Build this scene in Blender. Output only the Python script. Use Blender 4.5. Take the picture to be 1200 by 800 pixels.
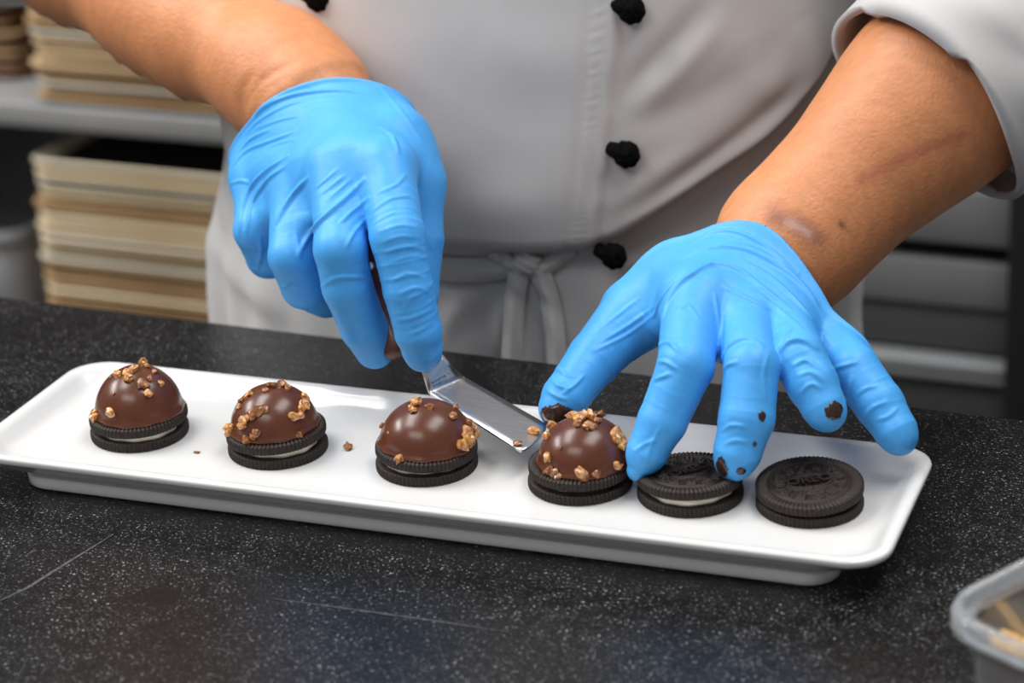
import bpy, bmesh, math, random
import numpy as np
from mathutils import Vector, Matrix, Quaternion

# ------------------------------------------------------------------ clear, camera, light
for o in list(bpy.data.objects): bpy.data.objects.remove(o)
scene = bpy.context.scene
COL = scene.collection
random.seed(4); RNG = np.random.default_rng(4)

FOC = 2803.4                                   # focal length in pixels of a 1200 wide frame
PITCH, YAW, ROLL = (math.radians(a) for a in (21.97, 23.87, -2.70))
CAM = np.array([.42395, -.85957, .45433])
_fw = np.array([-math.sin(YAW)*math.cos(PITCH), math.cos(YAW)*math.cos(PITCH), -math.sin(PITCH)])
_rt = np.array([math.cos(YAW), math.sin(YAW), 0.]); _up = np.cross(_rt, _fw)
_r2 = math.cos(ROLL)*_rt + math.sin(ROLL)*_up; _u2 = -math.sin(ROLL)*_rt + math.cos(ROLL)*_up
def ray(x, y): return _fw + (x-600)/FOC*_r2 - (y-400)/FOC*_u2
def at(x, y, Y):                               # the point seen at a photo position, at world depth Y
    d = ray(x, y); return CAM + d*(Y-CAM[1])/d[1]
def atz(x, y, Z):                              # the same on a horizontal plane
    d = ray(x, y); return CAM + d*(Z-CAM[2])/d[2]

cd = bpy.data.cameras.new('camera'); cam = bpy.data.objects.new('camera', cd); COL.objects.link(cam)
cam.matrix_world = Matrix(((_r2[0], _u2[0], -_fw[0], CAM[0]), (_r2[1], _u2[1], -_fw[1], CAM[1]),
                           (_r2[2], _u2[2], -_fw[2], CAM[2]), (0, 0, 0, 1)))
cd.sensor_width = 36; cd.lens = FOC/1200*36; cd.clip_start = .05
cd.dof.use_dof = True; cd.dof.focus_distance = 1.05; cd.dof.aperture_fstop = 7.6
scene.camera = cam

w = bpy.data.worlds.new('world'); scene.world = w; w.use_nodes = True
w.node_tree.nodes['Background'].inputs[0].default_value = (.93, .96, 1, 1)
w.node_tree.nodes['Background'].inputs[1].default_value = .29

def area(name, loc, sx, sy, power, col, target=None):
    l = bpy.data.lights.new(name, 'AREA'); l.shape = 'RECTANGLE'; l.size = sx; l.size_y = sy
    l.energy = power; l.color = col
    o = bpy.data.objects.new(name, l); COL.objects.link(o); o.location = loc
    if target is not None:
        o.rotation_euler = (Vector(target)-Vector(loc)).to_track_quat('-Z', 'Y').to_euler()
    return o
area('overhead_area_light', (-.9, .0, 1.65), .6, 1.2, 27, (1, .98, .95))
area('overhead_area_light', (-2.3, -.2, 1.65), .6, 1.2, 60, (1, .98, .95))  # added light, no known source: brightens the apron and jacket from the left
area('overhead_area_light', (.6, .15, 1.65), .6, 1.2, 20, (1, .98, .96))
area('overhead_area_light', (.1, 1.75, 1.65), 1.8, .6, 36, (1, .98, .96))
area('overhead_area_light', (-.3, -1.5, 1.65), 1.2, .6, 15, (1, .98, .96))
vs = scene.view_settings
vs.view_transform = 'Standard'; vs.look = 'None'; vs.gamma = 1; vs.exposure = 0.0; vs.use_curve_mapping = False

# ------------------------------------------------------------------ helpers
def mat(name, col, rough=.5, col2=None, scale=20., spec=.5, metal=0., bump=0., bscale=None, stretch=(1, 1, 1),
        detail=4., coat=0., sss=0., sss_r=(1, .3, .15), trans=0., alpha=1., ramp=(.35, .65), ior=None, bdist=.001):
    m = bpy.data.materials.new(name); m.use_nodes = True
    nt = m.node_tree; b = nt.nodes['Principled BSDF']; L = nt.links.new
    b.inputs['Base Color'].default_value = (*col, 1); b.inputs['Roughness'].default_value = rough
    b.inputs['Specular IOR Level'].default_value = spec; b.inputs['Metallic'].default_value = metal
    b.inputs['Coat Weight'].default_value = coat; b.inputs['Coat Roughness'].default_value = .12
    b.inputs['Transmission Weight'].default_value = trans; b.inputs['Alpha'].default_value = alpha
    if ior: b.inputs['IOR'].default_value = ior
    if sss:
        b.inputs['Subsurface Weight'].default_value = sss; b.inputs['Subsurface Radius'].default_value = sss_r
        b.inputs['Subsurface Scale'].default_value = .004
    tc = nt.nodes.new('ShaderNodeTexCoord'); mp = nt.nodes.new('ShaderNodeMapping')
    mp.inputs['Scale'].default_value = stretch; L(tc.outputs['Object'], mp.inputs[0])

    if col2 is not None:
        n = nt.nodes.new('ShaderNodeTexNoise'); n.inputs['Scale'].default_value = scale; n.inputs['Detail'].default_value = detail
        r = nt.nodes.new('ShaderNodeValToRGB'); r.color_ramp.elements[0].position = ramp[0]; r.color_ramp.elements[1].position = ramp[1]
        r.color_ramp.elements[0].color = (*col, 1); r.color_ramp.elements[1].color = (*col2, 1)
        L(mp.outputs[0], n.inputs[0]); L(n.outputs[0], r.inputs[0]); L(r.outputs[0], b.inputs['Base Color'])
    if bump:
        n2 = nt.nodes.new('ShaderNodeTexNoise'); n2.inputs['Scale'].default_value = bscale or scale; n2.inputs['Detail'].default_value = 5
        bp = nt.nodes.new('ShaderNodeBump'); bp.inputs['Strength'].default_value = bump; bp.inputs['Distance'].default_value = bdist
        L(mp.outputs[0], n2.inputs[0]); L(n2.outputs[0], bp.inputs['Height']); L(bp.outputs[0], b.inputs['Normal'])
    return m

def tag(o, label=None, cat=None, group=None, kind=None):
    if label: o['label'] = label
    if cat: o['category'] = cat
    if group: o['group'] = group
    if kind: o['kind'] = kind
    return o
def empty(name, loc=(0, 0, 0)):
    o = bpy.data.objects.new(name, None); COL.objects.link(o); o.location = loc; o.empty_display_size = .02; return o
def mesh(name, V, F, smooth=True):
    me = bpy.data.meshes.new(name)
    if isinstance(F, np.ndarray):
        n = len(F); k = F.shape[1]
        me.vertices.add(len(V)); me.vertices.foreach_set('co', np.asarray(V, dtype=np.float32).ravel())
        me.loops.add(n*k); me.loops.foreach_set('vertex_index', F.astype(np.int32).ravel())
        me.polygons.add(n); me.polygons.foreach_set('loop_start', np.arange(0, n*k, k, dtype=np.int32))
        me.update(calc_edges=True); me.validate()
    else:
        me.from_pydata([tuple(v) for v in V], [], [tuple(f) for f in F]); me.update()
    me.polygons.foreach_set('use_smooth', [smooth]*len(me.polygons))
    return me
def obj(name, me, m=None, parent=None, loc=None):
    o = bpy.data.objects.new(name, me); COL.objects.link(o)
    if m and not me.materials: me.materials.append(m)
    if loc is not None: o.location = loc
    if parent is not None:
        o.parent = parent
        if loc is None:                          # mesh given in world coordinates
            wl = parent.location.copy(); p = parent.parent
            while p is not None: wl += p.location; p = p.parent
            o.location = -wl
    return o
def from_bm(name, bm, smooth=False):
    me = bpy.data.meshes.new(name); bmesh.ops.recalc_face_normals(bm, faces=bm.faces); bm.to_mesh(me); bm.free()
    me.polygons.foreach_set('use_smooth', [smooth]*len(me.polygons)); return me
def box_bm(lo, hi, bev=0., seg=2, bm=None):
    b = bmesh.new(); c = [(a+d)/2 for a, d in zip(lo, hi)]; s = [d-a for a, d in zip(lo, hi)]
    bmesh.ops.create_cube(b, size=1); bmesh.ops.scale(b, vec=s, verts=b.verts); bmesh.ops.translate(b, vec=c, verts=b.verts)
    if bev: bmesh.ops.bevel(b, geom=b.edges[:], offset=bev, segments=seg, affect='EDGES', profile=.5)
    if bm is None: return b
    me = bpy.data.meshes.new('t'); b.to_mesh(me); b.free(); bm.from_mesh(me); bpy.data.meshes.remove(me); return bm
def box(name, lo, hi, m, parent=None, bev=0., seg=2):
    return obj(name, from_bm(name, box_bm(lo, hi, bev, seg), bev > 0), m, parent)
def grid_faces(nu, nv, closed_u=False):
    i = np.arange(nu if closed_u else nu-1); j = np.arange(nv-1); I, J = np.meshgrid(i, j, indexing='ij')
    I2 = (I+1) % nu
    return np.stack([I*nv+J, I2*nv+J, I2*nv+J+1, I*nv+J+1], -1).reshape(-1, 4)
def tube(path, radii, n=16, cap=True, flat=None):
    path = np.asarray(path, float); N = len(path); radii = np.broadcast_to(np.asarray(radii, float), (N,))
    T = np.gradient(path, axis=0); T /= np.linalg.norm(T, axis=1)[:, None]
    ref = np.array([0, 0, 1.]) if abs(T[0][2]) < .9 else np.array([1., 0, 0])
    V = []; u = np.cross(ref, T[0]); u /= np.linalg.norm(u)
    for k in range(N):
        u = u-T[k]*np.dot(u, T[k]); u /= np.linalg.norm(u); v = np.cross(T[k], u)
        for a in range(n):
            t = 2*math.pi*a/n; V.append(path[k]+radii[k]*(math.cos(t)*u+math.sin(t)*v*(flat or 1)))
    F = [(k*n+a, k*n+(a+1) % n, (k+1)*n+(a+1) % n, (k+1)*n+a) for k in range(N-1) for a in range(n)]
    if cap: F += [tuple(range(n))[::-1], tuple((N-1)*n+a for a in range(n))]
    return V, F
def spline(P, n):                               # Catmull-Rom through points (any dimension)
    P = np.asarray(P, float); Q = np.vstack([2*P[0]-P[1], P, 2*P[-1]-P[-2]]); out = []
    m_ = len(P)-1
    for t in np.linspace(0, m_-1e-9, n):
        k = int(t); f = t-k; a, b, c, d = Q[k:k+4]
        out.append(.5*((2*b)+(c-a)*f+(2*a-5*b+4*c-d)*f*f+(-a+3*b-3*c+d)*f**3))
    return np.array(out)
def vnoise(P, seed=0, octaves=3):               # cheap smooth pseudo noise
    r = np.random.default_rng(seed); out = np.zeros(len(P)); amp = 1.
    for o in range(octaves):
        for k in range(5):
            d = r.normal(size=3); d /= np.linalg.norm(d); out += amp*np.sin((P@d)*(2**o)*(1+.5*r.random())+r.random()*7)
        amp *= .5
    return out/5

# implicit surfaces -------------------------------------------------
def cone(P, a, b, ra, rb):
    a = np.asarray(a); ab = np.asarray(b)-a; t = np.clip((P-a)@ab/(ab@ab), 0, 1)
    q = P-a-t[:, None]*ab; return np.sqrt(np.einsum('ij,ij->i', q, q))-(ra+(rb-ra)*t)
def smin(a, b, k):
    h = np.clip(.5+.5*(b-a)/k, 0, 1); return b+(a-b)*h-k*h*(1-h)
def surface(fn, lo, hi, h, B=4):
    lo = np.asarray(lo, float); nb = np.ceil((np.asarray(hi)-lo)/(h*B)).astype(int); n = nb*B
    ctr = [lo[i]+(np.arange(nb[i])+.5)*B*h-h*.5 for i in range(3)]
    G = np.stack(np.meshgrid(*ctr, indexing='ij'), -1).reshape(-1, 3)
    dc = fn(G).reshape(nb)
    V = np.repeat(np.repeat(np.repeat(dc, B, 0), B, 1), B, 2).astype(np.float32)
    act = np.argwhere(np.abs(dc) < B*h*1.15)
    loc = np.stack(np.meshgrid(*[np.arange(B)]*3, indexing='ij'), -1).reshape(-1, 3)
    for s in range(0, len(act), 3000):
        idx = (act[s:s+3000, None, :]*B+loc[None]).reshape(-1, 3)
        V[idx[:, 0], idx[:, 1], idx[:, 2]] = fn(lo+idx*h)
    S = V < 0
    c = np.zeros(n-1, np.int8)
    for d in np.ndindex(2, 2, 2): c += S[d[0]:n[0]-1+d[0], d[1]:n[1]-1+d[1], d[2]:n[2]-1+d[2]]
    cells = np.argwhere((c > 0) & (c < 8)); ids = -np.ones(n-1, np.int64); ids[tuple(cells.T)] = np.arange(len(cells))
    acc = np.zeros((len(cells), 3)); cnt = np.zeros(len(cells))
    corners = [np.array(d) for d in np.ndindex(2, 2, 2)]
    for p in corners:
        for ax in range(3):
            if p[ax] == 0:
                q = p.copy(); q[ax] = 1
                va = V[tuple((cells+p).T)]; vb = V[tuple((cells+q).T)]; mx = (va < 0) != (vb < 0)
                t = np.where(mx, va/np.where(mx, va-vb, 1), 0); e = p[None]+np.eye(3)[ax]*t[:, None]
                acc += np.where(mx[:, None], e, 0); cnt += mx
    P = lo+(cells+acc/cnt[:, None])*h
    F = []
    for ax in range(3):
        b_, c_ = (ax+1) % 3, (ax+2) % 3
        sl0 = [slice(1, n[k]-1) for k in range(3)]; sl0[ax] = slice(0, n[ax]-1)
        sl1 = list(sl0); sl1[ax] = slice(1, n[ax])
        s0 = S[tuple(sl0)]; s1 = S[tuple(sl1)]
        e = np.argwhere(s0 != s1); off = np.array([1, 1, 1]); off[ax] = 0; e = e+off
        if not len(e): continue
        flip = S[tuple(e.T)]
        def cid(db, dc2):
            x = e.copy(); x[:, b_] -= db; x[:, c_] -= dc2; return ids[tuple(x.T)]
        q = np.stack([cid(1, 1), cid(0, 1), cid(0, 0), cid(1, 0)], -1)
        q[~flip] = q[~flip][:, ::-1]; F.append(q)
    F = np.concatenate(F); F = F[(F >= 0).all(1)]
    P = P-np.clip(fn(P), -h, h)[:, None]*grad(fn, P, h*.5)
    return P, F
def grad(fn, P, e):
    g = 0
    for k in ((1, -1, -1), (-1, -1, 1), (-1, 1, -1), (1, 1, 1)): k = np.array(k, float); g = g+k[None]*fn(P+k*e)[:, None]
    return g/np.maximum(np.linalg.norm(g, axis=1), 1e-9)[:, None]
def trace(fn, px):                              # points where sight lines meet an implicit surface
    D = np.array([ray(x, y) for x, y in px]); D /= np.linalg.norm(D, axis=1)[:, None]; t = np.full(len(D), .75)
    for _ in range(90): t += np.clip(fn(CAM+D*t[:, None]), -.005, .02)*.85
    P = CAM+D*t[:, None]; return P, np.abs(fn(P)) < .002
def crease(P, lines):                           # sum of fold ridges along polylines: (points, height, width)
    out = np.zeros(len(P))
    for Q, amp, wd in lines:
        Q = np.asarray(Q); best = np.full(len(P), 9.); bt = np.zeros(len(P)); n = len(Q)-1
        near = np.where(np.linalg.norm(P-Q.mean(0), axis=1) < np.linalg.norm(Q-Q.mean(0), axis=1).max()+wd*4)[0]
        if not len(near): continue
        p = P[near]; bd = np.full(len(p), 9.); tt = np.zeros(len(p))
        for k in range(n):
            ab = Q[k+1]-Q[k]; t = np.clip((p-Q[k])@ab/max(ab@ab, 1e-12), 0, 1); d = np.linalg.norm(p-Q[k]-t[:, None]*ab, axis=1)
            u = d < bd; bd[u] = d[u]; tt[u] = (k+t[u])/n
        fade = np.sqrt(np.clip(np.sin(np.pi*np.clip(tt, .02, .98)), 0, 1))
        out[near] += amp*fade*(1.25*np.exp(-(bd/wd)**2)-.45*np.exp(-(bd/(2.4*wd))**2))
    return out

# ------------------------------------------------------------------ materials
FZ_ = -.9
def granite():
    m = bpy.data.materials.new('black_granite'); m.use_nodes = True; nt = m.node_tree; b = nt.nodes['Principled BSDF']; L = nt.links.new
    tc = nt.nodes.new('ShaderNodeTexCoord'); o = tc.outputs['Object']
    def noise(s, d=3., rough=.6):
        n = nt.nodes.new('ShaderNodeTexNoise'); n.inputs['Scale'].default_value = s; n.inputs['Detail'].default_value = d
        n.inputs['Roughness'].default_value = rough; L(o, n.inputs[0]); return n.outputs[0]
    def ramp(src, p0, p1, c0, c1):
        r = nt.nodes.new('ShaderNodeValToRGB'); e = r.color_ramp.elements; e[0].position = p0; e[1].position = p1
        e[0].color = (*c0, 1); e[1].color = (*c1, 1); L(src, r.inputs[0]); return r.outputs[0]
    def mix(a, b_, f, mode='MIX'):
        x = nt.nodes.new('ShaderNodeMix'); x.data_type = 'RGBA'; x.blend_type = mode
        if hasattr(f, 'links'): L(f, x.inputs[0])
        else: x.inputs[0].default_value = f
        L(a, x.inputs[6]); L(b_, x.inputs[7]); return x.outputs[2]
    base = ramp(noise(520, 4, .75), .44, .68, (.0012, .0012, .0014), (.019, .019, .0205))
    fl = ramp(noise(760, 2, .6), .61, .70, (0, 0, 0), (.3, .3, .31))
    c = mix(base, fl, 1., 'ADD')
    cl = ramp(noise(14, 4), .35, .7, (.45, .45, .45), (1.4, 1.4, 1.4)); c = mix(c, cl, 1., 'MULTIPLY')
    cl2 = ramp(noise(130, 3), .36, .62, (.35, .35, .35), (1.5, 1.5, 1.5)); c = mix(c, cl2, 1., 'MULTIPLY')
    v = nt.nodes.new('ShaderNodeTexVoronoi'); v.inputs['Scale'].default_value = 95; v.inputs['Randomness'].default_value = 1; L(o, v.inputs[0])
    sp = ramp(v.outputs['Distance'], .02, .06, (.22, .22, .21), (0, 0, 0)); c = mix(c, sp, .5, 'ADD')
    sep = nt.nodes.new('ShaderNodeVectorMath'); sep.operation = 'SUBTRACT'; q = atz(181, 698, 0); sep.inputs[1].default_value = tuple(q); L(o, sep.inputs[0])
    ln = nt.nodes.new('ShaderNodeVectorMath'); ln.operation = 'LENGTH'; L(sep.outputs[0], ln.inputs[0])
    ad = nt.nodes.new('ShaderNodeMath'); ad.operation = 'MULTIPLY_ADD'; L(noise(160, 3), ad.inputs[0]); ad.inputs[1].default_value = .02; L(ln.outputs['Value'], ad.inputs[2])
    c = mix(c, ramp(ad.outputs[0], .017, .024, (.16, .15, .14), (1, 1, 1)), 1., 'MULTIPLY')
    L(c, b.inputs['Base Color'])
    rr = nt.nodes.new('ShaderNodeMapRange'); rr.inputs[3].default_value = .24; rr.inputs[4].default_value = .42; L(noise(600, 2), rr.inputs[0]); L(rr.outputs[0], b.inputs['Roughness'])
    b.inputs['Specular IOR Level'].default_value = .42
    bp = nt.nodes.new('ShaderNodeBump'); bp.inputs['Strength'].default_value = .12; bp.inputs['Distance'].default_value = .0004
    L(noise(500, 3), bp.inputs['Height']); L(bp.outputs[0], b.inputs['Normal'])
    return m
def vcol_mat(name, rough, sss=0., bump=0., bscale=800., spec=.5, var=.12, vscale=60., coat=0.):
    m = mat(name, (.5, .5, .5), rough, bump=bump, bscale=bscale, spec=spec, sss=sss, coat=coat); nt = m.node_tree; b = nt.nodes['Principled BSDF']
    a = nt.nodes.new('ShaderNodeAttribute'); a.attribute_name = 'tint'
    n = nt.nodes.new('ShaderNodeTexNoise'); n.inputs['Scale'].default_value = vscale; n.inputs['Detail'].default_value = 6
    mr = nt.nodes.new('ShaderNodeMapRange'); mr.inputs[1].default_value = .3; mr.inputs[2].default_value = .7
    mr.inputs[3].default_value = 1-var; mr.inputs[4].default_value = 1+var
    x = nt.nodes.new('ShaderNodeMix'); x.data_type = 'RGBA'; x.blend_type = 'MULTIPLY'; x.inputs[0].default_value = 1
    nt.links.new(n.outputs[0], mr.inputs[0]); nt.links.new(a.outputs['Color'], x.inputs[6]); nt.links.new(mr.outputs[0], x.inputs[7])
    nt.links.new(x.outputs[2], b.inputs['Base Color']); return m
def set_tint(me, C):
    a = me.color_attributes.new('tint', 'FLOAT_COLOR', 'POINT'); a.data.foreach_set('color', np.hstack([C, np.ones((len(C), 1))]).astype(np.float32).ravel())

M = dict(
    granite=granite(),
    ceramic=mat('white_ceramic', (.67, .67, .665), .22, coat=.4, spec=.5),
    wafer=mat('cocoa_wafer', (.0115, .0068, .005), .55, (.026, .016, .0115), 900, spec=.36, bump=.35, bscale=1500, bdist=.0004),
    cream=mat('vanilla_cream', (.78, .74, .62), .6, bump=.3, bscale=700),
    chocolate=mat('milk_chocolate', (.088, .024, .010), .27, (.105, .030, .013), 90, spec=.5, sss=.06, bump=.05, bscale=250),
    smear=mat('chocolate_smear', (.022, .009, .006), .22, (.05, .02, .012), 500, spec=.6),
    crumb=mat('caramelised_nut', (.26, .065, .014), .16, (.84, .44, .12), 420, spec=.6, coat=.6, bump=.6, bscale=900),
    crumb2=mat('dark_caramelised_nut', (.10, .026, .010), .16, (.50, .19, .05), 420, spec=.6, coat=.6, bump=.6, bscale=900),
    steel=mat('brushed_steel', (.62, .62, .63), .3, (.72, .72, .73), 60, metal=1., bump=.12, bscale=300, stretch=(1, 12, 1)),
    etched=mat('etched_mark', (.11, .11, .11), .6, metal=.6),
    wood=mat('dark_red_wood', (.13, .032, .017), .4, (.07, .018, .01), 120, stretch=(1, 1, .12), coat=.2),
    glove=vcol_mat('blue_nitrile', .46, sss=0., bump=.05, bscale=900, spec=.36, var=.05, vscale=45),
    skin=vcol_mat('skin', .47, sss=.12, bump=.35, bscale=520, spec=.45, var=.09, vscale=90),
    jacket=mat('jacket_cotton', (.55, .54, .535), .85, (.59, .58, .575), 14, spec=.2, bump=.12, bscale=2200),
    apron=mat('apron_cotton', (.63, .625, .62), .9, (.68, .67, .665), 12, spec=.15, bump=.12, bscale=2000),
    button=mat('black_knot_button', (.002, .002, .002), .9, (.006, .006, .006), 600, spec=.06, bump=.5, bscale=900),
    plastic=mat('clear_plastic', (.88, .9, .92), .14, trans=.93, ior=1.12, spec=.5),
    plastic_rim=mat('clear_plastic_rim', (.72, .75, .78), .22, trans=.8, ior=1.2, spec=.5, coat=.3),
    flake=mat('golden_praline', (.62, .30, .06), .55, (.78, .5, .16), 300, bump=.6, bscale=500),
    rack=mat('rack_black', (.006, .006, .007), .5, bump=.1, bscale=80),
    panel=mat('rack_steel', (.15, .153, .157), .45, (.19, .193, .197), 6, spec=.5),
    panel_dark=mat('rack_dark_steel', (.055, .057, .062), .45, (.075, .077, .08), 6, spec=.5),
    strip=mat('rack_strip', (.24, .25, .26), .4, spec=.5),
    shelf=mat('shelf_steel', (.22, .22, .22), .42, (.27, .27, .27), 8),
    bin=mat('grey_bin', (.36, .36, .38), .5, (.42, .42, .44), 5),
    floor=mat('floor_tile', (.09, .085, .08), .5, (.13, .12, .11), 8),
    wall=mat('dark_wall', (.05, .05, .055), .7, (.07, .07, .075), 3),
)

# ------------------------------------------------------------------ the setting
FZ = -.9
tag(box('floor', (-7, -5, FZ-.05), (7, 5, FZ), M['floor']), kind='structure')
tag(box('wall_back', (-7, 2.3, FZ), (7, 2.4, 1.7), M['wall']), kind='structure')

ct = empty('kitchen_counter', (0, -.25, FZ))
tag(ct, 'black speckled granite kitchen counter in the foreground', 'counter')
box('worktop', (-1.3, -.75, -.03), (1.3, .1515, 0), M['granite'], ct, .003, 2)
box('cabinet', (-1.25, -.7, FZ), (1.25, .09, -.03), M['panel_dark'], ct, .002)
def strip_on_counter(name, pts, wd, m, h=.00018):
    P = [atz(x, y, 0) for x, y in pts]; V = []; F = []
    n = len(P)
    for k in range(n):
        d = P[min(k+1, n-1)]-P[max(k-1, 0)]; nrm = np.array([-d[1], d[0], 0]); nrm /= np.linalg.norm(nrm); ww = wd*(1-.75*abs(2*k/(n-1)-1)**3)/2
        V += [P[k]+nrm*ww+[0, 0, h], P[k]-nrm*ww+[0, 0, h], P[k]-nrm*ww-[0, 0, .0002], P[k]+nrm*ww-[0, 0, .0002]]
    for k in range(n-1):
        for a in range(4): F.append((4*k+a, 4*k+(a+1) % 4, 4*k+4+(a+1) % 4, 4*k+4+a))
    F += [(3, 2, 1, 0), tuple(4*(n-1)+a for a in range(4))]
    return obj(name, mesh(name, V, F, False), m, ct)
scratch = mat('scratch_grey', (.09, .09, .095), .6, (.03, .03, .03), 400)
strip_on_counter('scratch', [(-5, 706), (30, 690), (70, 665), (133, 626)], .0016, scratch)
strip_on_counter('scratch', [(310, 700), (420, 715), (520, 729), (590, 740)], .0009, scratch)

# ------------------------------------------------------------------ plate
PL, PW, PYAW = .418, .114, math.radians(2.8)
def rrect(hx, hy, r, n=10):
    out = []
    for cx, cy, a0 in ((hx-r, hy-r, 0), (-hx+r, hy-r, 90), (-hx+r, -hy+r, 180), (hx-r, -hy+r, 270)):
        for k in range(n+1):
            a = math.radians(a0+90*k/n); out.append((cx+r*math.cos(a), cy+r*math.sin(a)))
    return out
def plate():
    # (inset from outer edge, z, corner radius)
    prof = [(.05, .0110, .004), (.030, .0110, .008), (.020, .0111, .010), (.0135, .0119, .013), (.0095, .0140, .015), (.0070, .0168, .016), (.0050, .0184, .017),
            (.0030, .0192, .018), (.0012, .0191, .018), (.0003, .0186, .018), (0, .0178, .018), (.0002, .0162, .018), (.0007, .0155, .0178), (.002, .0149, .017), (.006, .0104, .0155), (.0108, .0096, .014),
            (.0130, .0092, .013), (.0132, .0078, .0125), (.0122, .0070, .0125), (.0104, .0066, .013), (.0097, .0060, .013), (.0098, .0012, .013), (.0106, .0003, .0125), (.0125, 0, .011), (.04, 0, .006)]
    V = []; rows = []
    for k, (ins, z, r) in enumerate(prof):
        ex = .013*min(1., max(0., (ins-.002)/.008)) if k > 12 else 0.
        R_ = rrect(PL/2-ins-ex, PW/2-ins, max(r, .002)); rows.append(len(R_)); V += [(x, y, z) for x, y in R_]
    n = rows[0]; F = []
    for k in range(len(prof)-1):
        for a in range(n): F.append((k*n+a, (k+1)*n+a, (k+1)*n+(a+1) % n, k*n+(a+1) % n))
    F.append(tuple(range(n))); F.append(tuple((len(prof)-1)*n+a for a in range(n))[::-1])
    return V, F
V, F = plate()
p = obj('serving_plate', mesh('serving_plate', V, F), M['ceramic'])
PC = np.array([.006, .0005, 0.]); p.location = PC; p.rotation_euler.z = PYAW
tag(p, 'long rectangular white ceramic serving plate under the six cookies', 'plate')
PZ = .0110

# ------------------------------------------------------------------ cookies
CR = .0222; WT = .0043; CT = .0027
def wafer_mesh(top):
    nt, nr = 432, 46
    rr = np.concatenate([np.linspace(.02, .98, nr)]) if top else np.linspace(.3, .98, 8)
    th = np.linspace(0, 2*np.pi, nt, endpoint=False)
    Rg, Tg = np.meshgrid(rr, th, indexing='ij'); h = np.zeros_like(Rg)
    ridge = .5+.5*np.cos(72*Tg)
    if top:
        o = np.clip((Rg-.80)/.03, 0, 1)*np.clip((1.0-Rg)/.04, 0, 1); h += .0009*o*(.15+.85*ridge)-.0009*np.clip((Rg-.93)/.06, 0, 1)**2
        h += .0011*np.exp(-((Rg-.745)/.018)**2)
        x, y = Rg*np.cos(Tg), Rg*np.sin(Tg)
        def ringf(cx, cy, r0, wd): return np.exp(-((np.hypot(x-cx, y-cy)-r0)/wd)**2)
        for k in range(12):                      # small four-petal flowers and dashes around the middle
            a = k*math.pi/6
            cx, cy = .575*math.cos(a), .575*math.sin(a)
            if k % 2 == 0:
                for q in range(4):
                    b = a+math.pi/4+q*math.pi/2; h = np.maximum(h, .0014*ringf(cx+.062*math.cos(b), cy+.062*math.sin(b), .04, .018))
                h = np.maximum(h, .0014*np.exp(-(np.hypot(x-cx, y-cy)/.028)**2))
            else:
                for s_ in (-1, 1):
                    h = np.maximum(h, .0014*ringf(cx+s_*.05*math.cos(a), cy+s_*.05*math.sin(a), .045, .018))
                    ex, ey = .64*math.cos(a+.13*s_), .64*math.sin(a+.13*s_)
                    h = np.maximum(h, .0014*np.exp(-(np.hypot(x-ex, y-ey)/.03)**2))
        e = np.hypot(x/.42, y/.25); h = np.maximum(h, .0014*np.exp(-((e-1)/.07)**2))
        for sx, sy in ((0, .38), (0, -.38)):     # the little bar and antenna above and below the oval
            h = np.maximum(h, .0014*np.exp(-((x-sx)/.14)**4)*np.exp(-((y-sy)/.022)**2)); h = np.maximum(h, .0014*np.exp(-((x)/.022)**2)*np.exp(-((y-sy*.85)/.07)**2))
    V = [np.stack([Rg*CR*np.cos(Tg), Rg*CR*np.sin(Tg), WT+h-(.0003 if top else 0)], -1).reshape(-1, 3)]
    rows = len(rr)
    amp = .00075
    for z, rad in ((WT*.93, .992), (WT*.78, 1.0), (WT*.3, 1.0), (WT*.1, .99), (0, .965), (0, .3)):
        R_ = CR*rad+amp*(ridge[0]-.5)*(1 if .05*WT < z else .4)*(rad > .5); V.append(np.stack([R_*np.cos(th), R_*np.sin(th), np.full(nt, z)], -1)); rows += 1
    V = np.concatenate(V); F = []
    r = np.arange(rows-1); a = np.arange(nt); Rr, A = np.meshgrid(r, a, indexing='ij'); A2 = (A+1) % nt
    F = np.stack([Rr*nt+A, (Rr+1)*nt+A, (Rr+1)*nt+A2, Rr*nt+A2], -1).reshape(-1, 4).tolist()
    F.append(list(range(nt))); F.append([(rows-1)*nt+k for k in range(nt)][::-1])
    return mesh('wafer', V, F)
WTOP, WBOT = wafer_mesh(True), wafer_mesh(False)
def cream_mesh(seed, rad):
    r = np.random.default_rng(seed); nt = 96; th = np.linspace(0, 2*np.pi, nt, endpoint=False); V = []
    wob = rad+.0006*np.sin(3*th+r.random()*6)+.0003*np.sin(11*th+r.random()*6)
    zs = ((0, .9), (.15, .97), (.5, 1.), (.85, .97), (1, .9))
    for t, s_ in zs: V += [(s_*w_*math.cos(a), s_*w_*math.sin(a), t*(CT+.0016)-.0008) for a, w_ in zip(th, wob)]
    F = grid_like(len(zs), nt); return mesh('cream', V, F)
def grid_like(rows, nt):
    F = [(k*nt+a, k*nt+(a+1) % nt, (k+1)*nt+(a+1) % nt, (k+1)*nt+a) for k in range(rows-1) for a in range(nt)]
    F += [tuple(range(nt))[::-1], tuple((rows-1)*nt+a for a in range(nt))]; return F
def text_mesh(txt, size, depth):
    cu = bpy.data.curves.new('lettering', 'FONT'); cu.body = txt; cu.size = size; cu.extrude = depth; cu.align_x = 'CENTER'; cu.align_y = 'CENTER'
    cu.offset = size*.02; cu.resolution_u = 3
    o = bpy.data.objects.new('lettering', cu); COL.objects.link(o); dg = bpy.context.evaluated_depsgraph_get()
    me = bpy.data.meshes.new_from_object(o.evaluated_get(dg)); bpy.data.objects.remove(o); return me
LETTER = text_mesh('OREO', .0072, .0012); LETTER.materials.clear(); LETTER.materials.append(M['wafer'])
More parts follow.
